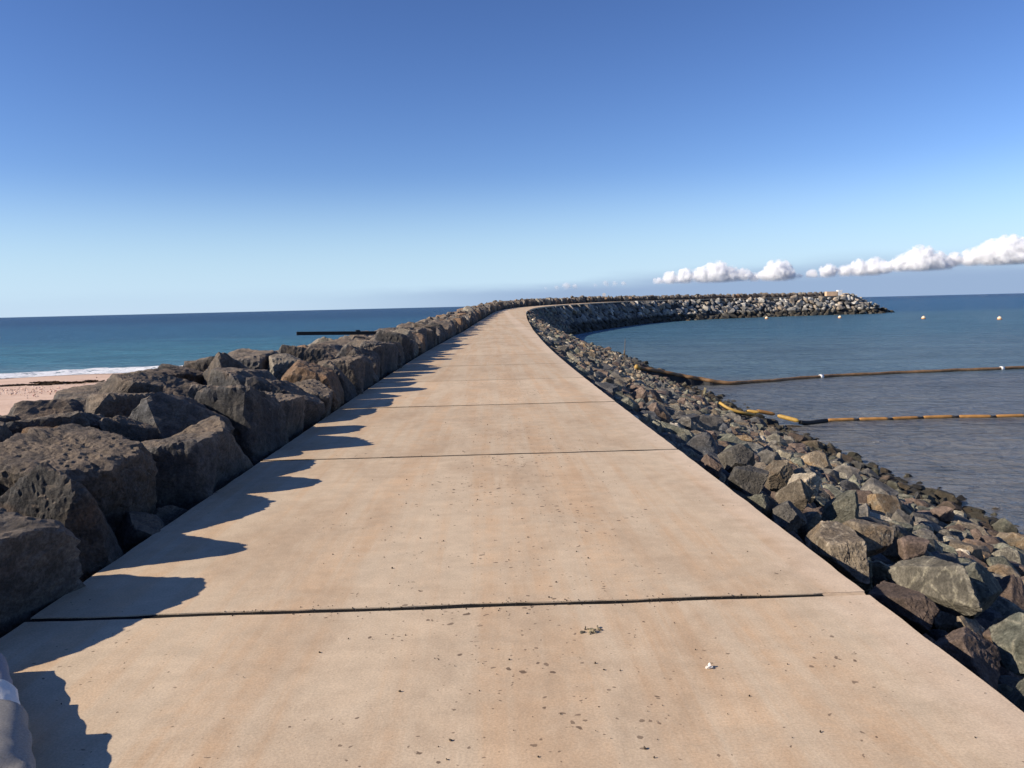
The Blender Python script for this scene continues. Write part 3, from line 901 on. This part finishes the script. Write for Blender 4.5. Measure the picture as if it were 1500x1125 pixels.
# ------------------------------------------------------------------ steel beam on the wall
bz = 0.82
A, B = Vector((-6.13, 26.6, bz + 0.06)), Vector((-3.35, 27.7, bz - 0.02))
beam = empty('steel_beam', (A + B) / 2); tag(beam, 'black steel beam lying on the boulders and jutting out towards the ocean', 'beam')
dv = (B - A); Lb = dv.length; rotb = Vector((1, 0, 0)).rotation_difference(dv).to_matrix()
mid = (A + B) / 2
bm = bmesh.new(); box_bm(bm, mid, (Lb / 2, 0.012, 0.042), rotb); link('web', bm_mesh('web', bm), M_STEEL, beam)
for sg in (-1, 1):
    bm = bmesh.new(); box_bm(bm, mid + rotb @ Vector((0, 0, 0.047 * sg)), (Lb / 2, 0.07, 0.008), rotb); link('flange', bm_mesh('flange', bm), M_STEEL, beam)
bm = bmesh.new(); box_bm(bm, mid + rotb @ Vector((0.45, 0, 0.077)), (0.07, 0.05, 0.022), rotb, 0.006); link('bracket', bm_mesh('bracket', bm), M_STEEL, beam)

# ------------------------------------------------------------------ booms in the harbour
def cr3(P, n=8):
    P = [Vector(p) for p in P]; P = [2 * P[0] - P[1]] + P + [2 * P[-1] - P[-2]]; out = []
    for i in range(1, len(P) - 2):
        a, b, c, d = P[i - 1:i + 3]
        for k in range(n):
            u = k / n
            out.append(0.5 * (2 * b + (c - a) * u + (2 * a - 5 * b + 4 * c - d) * u * u + (3 * b - a - 3 * c + d) * u ** 3))
    out.append(P[-2]); return out
silt = empty('silt_curtain', (20, 57, SEA)); tag(silt, 'long brown silt curtain boom with a black skirt, its yellow end up on the stones', 'boom')
pts = cr3([(9.45, 53.9, -2.62), (10.9, 54.6, -2.92), (12.6, 55.2, -3.32), (14.0, 55.3, -3.60), (15.6, 55.1, -3.86), (19.0, 56.5, -3.93), (23.1, 58.4, -3.92), (28.6, 59.8, -3.93), (34, 60.6, -3.92), (39.6, 61.4, -3.92), (52, 63.5, -3.92), (75, 68, -3.92)])
pts = [p + Vector((0, 0.10 * math.sin(i * 0.9), 0.015 * math.sin(i * 1.7))) for i, p in enumerate(pts)]
link('float_tube', tube('float_tube', pts, 0.125), M_BOOM_BROWN, silt)
link('end_cap', tube('end_cap', [pts[0] + Vector((-0.26, -0.10, 0.10)), pts[0] + Vector((-0.22, -0.09, 0.09)), pts[0] + Vector((0.02, 0, 0.0))], [0.10, 0.165, 0.165], 12), M_BOOM_YELLOW, silt)
sk = []
for p in pts[:44]:
    d = Vector((0.02, -0.02, 0))
    zb = max(SEA - 0.2, p.z - 1.1)
    sk.append([p + Vector((0, -0.03, -0.08)), Vector((p.x + 0.03, p.y - 0.12, (p.z + zb) / 2)), Vector((p.x + 0.05, p.y - 0.2, zb))])
V = np.array(sk); V2 = V + np.array([0.0, 0.03, -0.01])
G = np.concatenate([V, V2[:, ::-1]], 1); G = np.concatenate([G, G[:, :1]], 1)
link('skirt', grid_mesh('skirt', G), M_BLACK, silt)
for fx in (23.1, 37.6):
    i = min(range(len(pts)), key=lambda i: abs(pts[i].x - fx))
    t = (pts[i + 1] - pts[i]).normalized()
    link('coupling', tube('coupling', [pts[i] - t * 0.13, pts[i] + t * 0.13], 0.165, 12), M_WHITE, silt)

def segment(name, a, b, rad, mat, parent):
    a, b = Vector(a), Vector(b); t = (b - a).normalized()
    P = [a, a + t * 0.05, a + t * 0.14] + [a.lerp(b, q) for q in (0.3, 0.5, 0.7)] + [b - t * 0.14, b - t * 0.05, b]
    return link(name, tube(name, P, [rad * .35, rad * .8, rad, rad, rad * 1.04, rad, rad, rad * .8, rad * .35], 10), mat, parent)
boom = empty('containment_boom', (19, 37.4, SEA)); tag(boom, 'string of orange sausage floats joined by black links floating nearer the path', 'boom')
rb = random.Random(4)
x = 15.15; last = Vector((15.0, 37.3, -3.93))
link('link', tube('link', cr3([(13.55, 36.55, -3.86), (14.0, 36.75, -3.93), (14.5, 37.0, -3.93), (15.05, 37.3, -3.93)]), 0.10), M_BLACK, boom)
def yb(x): return 37.35 + 0.22 * math.sin((x - 14) * 0.33) + 0.10 * math.sin(x * 1.3)
while x < 34:
    Ls = rb.uniform(1.28, 1.42)
    a, b = Vector((x, yb(x), SEA + 0.055)), Vector((x + Ls, yb(x + Ls), SEA + 0.055))
    segment('float', a, b, 0.08, M_BOOM_ORANGE, boom)
    gp = rb.uniform(0.14, 0.26)
    nx = Vector((x + Ls + gp, yb(x + Ls + gp), SEA + 0.045))
    link('link', tube('link', [b - Vector((0.06, 0, 0)), (b + nx) / 2 + Vector((0, 0, -0.02)), nx + Vector((0.06, 0, 0))], 0.06, 8), M_BLACK, boom)
    x += Ls + gp
# shore end of that boom, lying on the stones
segment('float', (12.72, 37.05, -3.60), (13.50, 36.50, -3.80), 0.095, M_BOOM_YELLOW, boom)
segment('float', (11.75, 37.05, -3.36), (12.62, 37.10, -3.55), 0.085, M_BOOM_ORANGE, boom)
loose = empty('boom_offcut', (10.7, 35.8, -2.7)); tag(loose, 'bent yellow offcut of boom stranded on the stones near the water', 'boom')
zl = lambda x, y: float(z_in(y, x - 0 + 0.25)) + 0.36
pl = cr3([(9.85, 36.1, zl(9.85, 36) + 0.12), (10.15, 35.6, zl(10.15, 36)), (10.7, 35.45, zl(10.7, 36)), (11.2, 35.7, zl(11.2, 36) + 0.05), (11.5, 36.15, zl(11.5, 36) + 0.2)])
link('float_tube', tube('float_tube', pl, 0.062), M_BOOM_YELLOW, loose)
link('skirt', tube('skirt', [p + Vector((-0.02, 0.13, -0.04)) for p in pl[3:-4]], 0.06), M_BLACK, loose)
segment('float', (11.0, 35.95, zl(11, 36) + 0.12), (11.5, 35.75, zl(11.5, 36) + 0.2), 0.065, M_BOOM_YELLOW, loose)

# ------------------------------------------------------------------ buoys
def lathe(name, prof, seg=16):
    bm = bmesh.new(); rings = []
    for r_, z in prof:
        rings.append([bm.verts.new((r_ * math.cos(2 * math.pi * k / seg), r_ * math.sin(2 * math.pi * k / seg), z)) for k in range(seg)])
    for i in range(len(rings) - 1):
        for k in range(seg):
            bm.faces.new((rings[i][k], rings[i][(k + 1) % seg], rings[i + 1][(k + 1) % seg], rings[i + 1][k]))
    bm.faces.new(rings[0][::-1]); bm.faces.new(rings[-1])
    return bm_mesh(name, bm, True)
br = 0.45
b_ball = lathe('ball', [(br * math.sin(math.pi * k / 12) + 0.005, -br * math.cos(math.pi * k / 12)) for k in range(13)])
b_collar = lathe('collar', [(br - 0.04, -0.22), (br + 0.04, -0.16), (br + 0.05, 0.10), (br - 0.02, 0.16)])
b_ring = lathe('lifting_eye', [(0.09, 0.0), (0.10, 0.05), (0.05, 0.12), (0.02, 0.14)])
for i, (x, y) in enumerate(((79.1, 240.0), (95.1, 227.5), (104.3, 200.7), (110.8, 180.9))):
    b = empty('mooring_buoy', (x, y, SEA + 0.22))
    tag(b, 'round orange and white marker buoy in the row across the harbour mouth', 'buoy', 'marker buoys across the harbour')
    for nm, me_, mt, z in (('ball', b_ball, M_CREAM, 0), ('collar', b_collar, M_BUOY, -0.12), ('lifting_eye', b_ring, M_BUOY, br - 0.02)):
        o = bpy.data.objects.new(nm, me_); COL.objects.link(o); o.parent = b; o.location = (0, 0, z)
        if not me_.materials: me_.materials.append(mt)

# ------------------------------------------------------------------ stakes and far markers
st = empty('wooden_stake', (9.75, 61.7, -2.6)); tag(st, 'thin dark wooden stake standing among the stones near the bend', 'stake')
link('pole', tube('pole', [(9.75, 61.7, -3.2), (9.80, 61.72, -1.75), (9.84, 61.75, -1.05)], [0.04, 0.025, 0.015], 7), M_WOOD, st)
link('collar', tube('collar', [(9.76, 61.7, -2.25), (9.78, 61.71, -1.9)], 0.06, 8), M_WOOD, st)
st = empty('marker_peg', (10.33, 40.6, -3.0)); tag(st, 'short pale yellow marker peg leaning on the stones by the water', 'peg')
bm = bmesh.new(); box_bm(bm, (10.33, 40.6, -2.80), (0.05, 0.035, 0.17), Euler((0, R(18), 0)).to_matrix(), 0.01); link('board', bm_mesh('board', bm), plain('peg_cream', (0.62, 0.52, 0.28), 0.7), st)
bm = bmesh.new(); box_bm(bm, (10.27, 40.6, -2.90), (0.035, 0.03, 0.25), Euler((0, R(18), 0)).to_matrix(), 0.005); link('post', bm_mesh('post', bm), M_WOOD, st)

zt = float(zpath(225))
pm = pt(226, -HW - 1.2, zt + 1.35)
mk = empty('round_marker', pm); tag(mk, 'small white round marker on top of the far boulder wall', 'marker')
bm = bmesh.new(); bmesh.ops.create_cone(bm, cap_ends=True, segments=20, radius1=0.48, radius2=0.48, depth=0.06, matrix=Matrix.Translation(Vector(pm) + Vector((0, 0, 0.55))) @ Matrix.Rotation(R(90), 4, 'X'))
link('disc', bm_mesh('disc', bm), M_WHITE, mk)
link('post', tube('post', [Vector(pm) + Vector((0, 0.06, -0.6)), Vector(pm) + Vector((0, 0.06, 0.5))], 0.05, 8), M_STEEL, mk)

pe = pt(S_END - 1.0, -0.4, float(zpath(S_END)))
bl = empty('light_base', pe); tag(bl, 'pale peach concrete block with a white cabinet at the end of the breakwater', 'concrete block')
bm = bmesh.new(); box_bm(bm, Vector(pe) + Vector((-1.6, 0, 0.75)), (1.9, 0.9, 0.75), None, 0.06); link('block', bm_mesh('block', bm), M_PEACH, bl)
bm = bmesh.new(); box_bm(bm, Vector(pe) + Vector((1.15, -0.1, 0.95)), (0.75, 0.8, 0.95), None, 0.08); link('cabinet', bm_mesh('cabinet', bm), M_WHITE, bl)

# ------------------------------------------------------------------ canvas bundle at the path edge
def canvas(name, s0, s1, rad, mat, seed):
    n, seg = 26, 40
    P = np.zeros((n, seg + 1, 3))
    for i in range(n):
        q = s0 + (s1 - s0) * i / (n - 1)
        c = np.array([-1.72, 2.60, 0.0]) * (1 - q) + np.array([-2.37, 3.66, 0.0]) * q
        e = min(1.0, (min(i, n - 1 - i) / 2.0) * 0.55 + 0.45)
        for j in range(seg + 1):
            a = 2 * math.pi * (j % seg) / seg
            w = fbm(np.array([[math.cos(a) * 1.4, math.sin(a) * 1.4, q * 5]]), seed, 4)[0]
            fold = 0.07 * math.sin(q * 42 + 2.2 * math.sin(a) + seed) * (0.4 + 0.6 * abs(math.sin(a * 1.5)))
            rr_ = rad * e * (1 + 0.07 * w + 0.4 * fold)
            P[i, j] = c + np.array([rr_ * 1.2 * math.cos(a), 0.04 * math.sin(a * 2) * e, max(0.004, rad * 0.48 + rr_ * 0.58 * math.sin(a))])
    me_ = grid_mesh(name, P, True)
    bm = bmesh.new(); bm.from_mesh(me_)
    bmesh.ops.remove_doubles(bm, verts=bm.verts, dist=1e-4)
    bmesh.ops.holes_fill(bm, edges=[e for e in bm.edges if e.is_boundary])
    bmesh.ops.recalc_face_normals(bm, faces=bm.faces)
    bm.to_mesh(me_); bm.free()
    me_.materials.append(mat)
    return me_
cv = empty('canvas_bundle', (-2.15, 3.1, 0)); tag(cv, 'rolled grey canvas bundle with a white band lying at the path edge', 'canvas bundle')
link('grey_roll', canvas('grey_roll', 0.0, 0.42, 0.185, plain('canvas_grey', (0.30, 0.28, 0.25), 0.95, 0.1, 140, 0.2, 0.002), 3), None, cv)
link('white_band', canvas('white_band', 0.37, 0.66, 0.165, plain('canvas_white', (0.74, 0.71, 0.65), 0.95, 0.1, 140, 0.1, 0.002), 5), None, cv)
link('blue_roll', canvas('blue_roll', 0.61, 1.0, 0.145, plain('canvas_blue', (0.27, 0.27, 0.29), 0.9, 0.15, 140, 0.15, 0.002), 8), None, cv)

# ------------------------------------------------------------------ foam, seaweed, pebbles
xs = np.linspace(-150, -7, 420); vs = np.linspace(0, 1, 22)
P = np.zeros((len(xs), len(vs), 3))
for i, x in enumerate(xs):
    ys = float(y_shoreline(x))
    w = 8.0 + 2.0 * vnoise(np.array([[x * .12, .5, .5]]), 3)[0]
    f0 = ys - 0.9 + 0.8 * vnoise(np.array([[x * .35, 9.5, .5]]), 8)[0]
    yy = f0 + vs * w
    z = np.maximum(SEA + 0.02, SEA + (ys - yy) * 0.040 + 0.06) + 0.38 * np.exp(-((vs - 0.62) / 0.17) ** 2) * (0.75 + 0.3 * vnoise(np.array([[x * .5, 4.5, .5]]), 2)[0])
    z = z + 0.05 * fbm(np.stack([np.full(len(vs), x * 1.3), yy * 1.3, 0 * yy], -1), 6, 3) * np.sin(np.pi * vs)
    z[0] = min(z[0], SEA + (ys - yy[0]) * 0.040 + 0.01); z[-1] = SEA - 0.02
    P[i] = np.stack([np.full(len(vs), x), yy, z], -1)
foam = link('breaking_wave', grid_mesh('breaking_wave', P, True), M_FOAM); tag(foam, 'white foaming wave breaking on the sand', kind='stuff')

M_WEED = plain('seaweed', (0.05, 0.032, 0.018), 0.9, 0.2, 10, 0.4, 0.02)
def sand_z(x, y): return min(SEA + (float(y_shoreline(x)) - y) * 0.040, -2.1 + 0.004 * (78 - y))
rw = random.Random(9)
for i, (x, y, L) in enumerate(((-32.1, 60.9, 1.0), (-29.6, 59.3, 1.1), (-29.0, 61.1, 0.5), (-31.7, 55.8, 0.9), (-31.7, 57.0, 1.2), (-30.0, 56.2, 1.2), (-29.9, 57.5, 0.7))):
    n = 70; V = []; Fc = []
    for kk in range(n):
        a = rw.gauss(0, 0.40); px = x + a * L; py = y + rw.gauss(0, 0.16); pz = sand_z(px, py) + rw.uniform(0.02, 0.10)
        th = rw.uniform(0, math.pi); l_ = rw.uniform(0.15, 0.4); d = np.array([math.cos(th) * l_, math.sin(th) * l_, rw.uniform(-.05, .05)]); e = np.array([-math.sin(th), math.cos(th), 0.6]) * 0.07
        b0 = len(V); c0 = np.array([px, py, pz]); V += [c0 - d - e, c0 + d - e * .6, c0 + d + e * .6, c0 - d + e]; Fc.append((b0, b0 + 1, b0 + 2, b0 + 3))
    o = link('seaweed', np_mesh('seaweed', np.array(V), np.array(Fc)), M_WEED); tag(o, 'dark clump of washed-up seaweed lying on the sand', 'seaweed', 'seaweed clumps on the beach')

def scatter(name, pts_, sizes, mat, label, parent=None):
    Vs, Fs, base = [], [], 0
    for p, s_ in zip(pts_, sizes):
        V, Fc = low_shape(rw.randrange(14), 2)
        m = np.array(Euler((rw.uniform(0, 6), rw.uniform(0, 6), rw.uniform(0, 6))).to_matrix())
        Vs.append((V * s_ * np.array([1, .8, .6])) @ m.T + np.array(p)); Fs.append(Fc + base); base += len(V)
    o = link(name, np_mesh(name, np.concatenate(Vs), np.concatenate(Fs)), mat, parent); tag(o, label, kind='stuff'); return o
M_PEB = rock_mat('beach_pebble', (0.40, 0.29, 0.22), (0.58, 0.46, 0.37), (0.46, 0.20, 0.17), None, 0, 0.52)
pp = []
for _ in range(1500):
    x, y = rw.uniform(-44, -12), rw.gauss(50, 4.5); pp.append((x, y, sand_z(x, y) + 0.03))
scatter('beach_pebbles', pp, [rw.uniform(0.02, 0.065) for _ in pp], M_PEB, 'reddish pebbles and shell scattered over the upper sand')
M_GRIT = plain('grit', (0.06, 0.045, 0.032), 0.9, 0.2, 30, 0.5)
pp = []; sz = []
for _ in range(330):
    y = 2.2 + 10 * rw.random() ** 1.7
    x = max(-2.4, min(1.95, rw.gauss(0.1, 0.75))); pp.append((x, y, 0.003)); sz.append(0.0025 + 0.005 * rw.random() ** 4)
for _ in range(160):
    pp.append((rw.uniform(-1.5, 1.5), 4.38 + rw.gauss(0, 0.04), 0.002)); sz.append(rw.uniform(0.002, 0.005))
scatter('grit', pp, sz, M_GRIT, 'dark crumbs of grit scattered on the concrete')
M_SHELL = plain('shell_white', (0.72, 0.66, 0.58), 0.7, 0.3, 60, 0.2)
for (x, y, n, sp, lab) in ((0.46, 3.97, 22, 0.020, 'small crumbled shell and dropping near the first joint'), (0.91, 3.52, 4, 0.007, 'small white shell fragment on the concrete')):
    V_, F_, base = [], [], 0
    for kk in range(n):
        V, Fc = low_shape(rw.randrange(14), 2); q = np.array(rquat(rw, 1.0).to_matrix())
        V_.append((V * np.array([.016, .009, .004]) * rw.uniform(.5, 1.2)) @ q.T + np.array([x + rw.gauss(0, sp), y + rw.gauss(0, sp), 0.006])); F_.append(Fc + base); base += len(V)
    o = link('shell_fragment', np_mesh('shell_fragment', np.concatenate(V_), np.concatenate(F_)), M_SHELL if n == 4 else plain('dropping', (0.24, 0.20, 0.13), 0.9, 0.2, 80, 0.6)); tag(o, lab, 'shell')

# ------------------------------------------------------------------ clouds low over the sea
def cloud(name, heads, dist, seed, label, dens):
    """heads: (offset along the horizon, base height, radius) in units of dist/1230; each head is a heap of puffs over a flat base"""
    rc = random.Random(seed)
    px = dist / 1230.0
    ax = sum(h[0] for h in heads) / len(heads)
    ang = math.atan((ax - 719) / 1230.0)
    c = np.array([math.sin(ang), math.cos(ang)]) * dist
    right = np.array([math.cos(ang), -math.sin(ang)]); fw = np.array([-right[1], right[0]])
    Vs, Fs, base = [], [], 0
    D, Fc = ico(4)
    for (hx, hb, hr) in heads:
        w = c + right * (hx - ax) * px
        d = D * hr * 1.12 * px + np.array([w[0], w[1], CAM_H + (hb + 0.30 * hr) * px])
        zb = CAM_H + (hb - 4) * px
        d[:, 2] = np.maximum(d[:, 2], zb)
        Vs.append(d); Fs.append(Fc + base); base += len(D)
    me0 = np_mesh(name, np.concatenate(Vs) - np.array([c[0], c[1], 0]), np.concatenate(Fs), True)
    tmp = bpy.data.objects.new('tmp', me0); COL.objects.link(tmp)
    rm = tmp.modifiers.new('remesh', 'REMESH'); rm.mode = 'VOXEL'; rm.voxel_size = 1.5 * px
    dg = bpy.context.evaluated_depsgraph_get(); dg.update()
    me = bpy.data.meshes.new_from_object(tmp.evaluated_get(dg)); me.name = name
    bpy.data.objects.remove(tmp)
    me.materials.clear()
    o = link(name, me, cloud_mat('cloud_vapour', dens, heads, c, right, fw, ax, px), None, (c[0], c[1], 0))
    tag(o, label, 'cloud', 'cumulus clouds low over the sea'); return o
CL = [([(968, 26, 9), (985, 26, 15), (1006, 27, 17), (1030, 27, 19), (1050, 28, 24), (1068, 29, 17), (1085, 29, 14), (1097, 28, 9)], 'broad bumpy white cumulus cloud over the middle of the far stone arm', 0),
      ([(1110, 27, 9), (1124, 27, 14), (1140, 27, 24), (1153, 28, 14)], 'small white cumulus cloud with one rounded peak', 0),
      ([(1180, 27, 8), (1198, 28, 11), (1218, 29, 15), (1240, 30, 13), (1258, 31, 17), (1277, 32, 18), (1290, 33, 10)], 'long low ragged white cumulus cloud above the end of the breakwater', 0),
      ([(1312, 33, 12), (1330, 34, 18), (1352, 34, 27), (1370, 35, 19), (1384, 35, 9)], 'tall rounded white cumulus cloud over the open water', 0),
      ([(1402, 36, 12), (1420, 37, 15), (1440, 38, 18), (1462, 38, 26), (1480, 39, 29), (1500, 39, 22), (1520, 40, 26), (1545, 39, 16)], 'biggest white cumulus cloud beyond the harbour mouth', 0),
      ([(800, 22, 4), (815, 22, 5), (830, 23, 8), (842, 23, 6)], 'faint thin cloud tuft above the bend of the path', 1),
      ([(872, 24, 5), (888, 25, 7), (900, 25, 6), (914, 26, 5)], 'small thin cloud tuft beside the broad cumulus', 1)]
for i, (hd, lab, thin) in enumerate(CL):
    hd = [(a, b, r * 0.86) for a, b, r in hd]
    cloud('cloud', hd, 24000 + 500 * (i % 3), 40 + i * 3, lab, 0.010 if thin else 0.030)
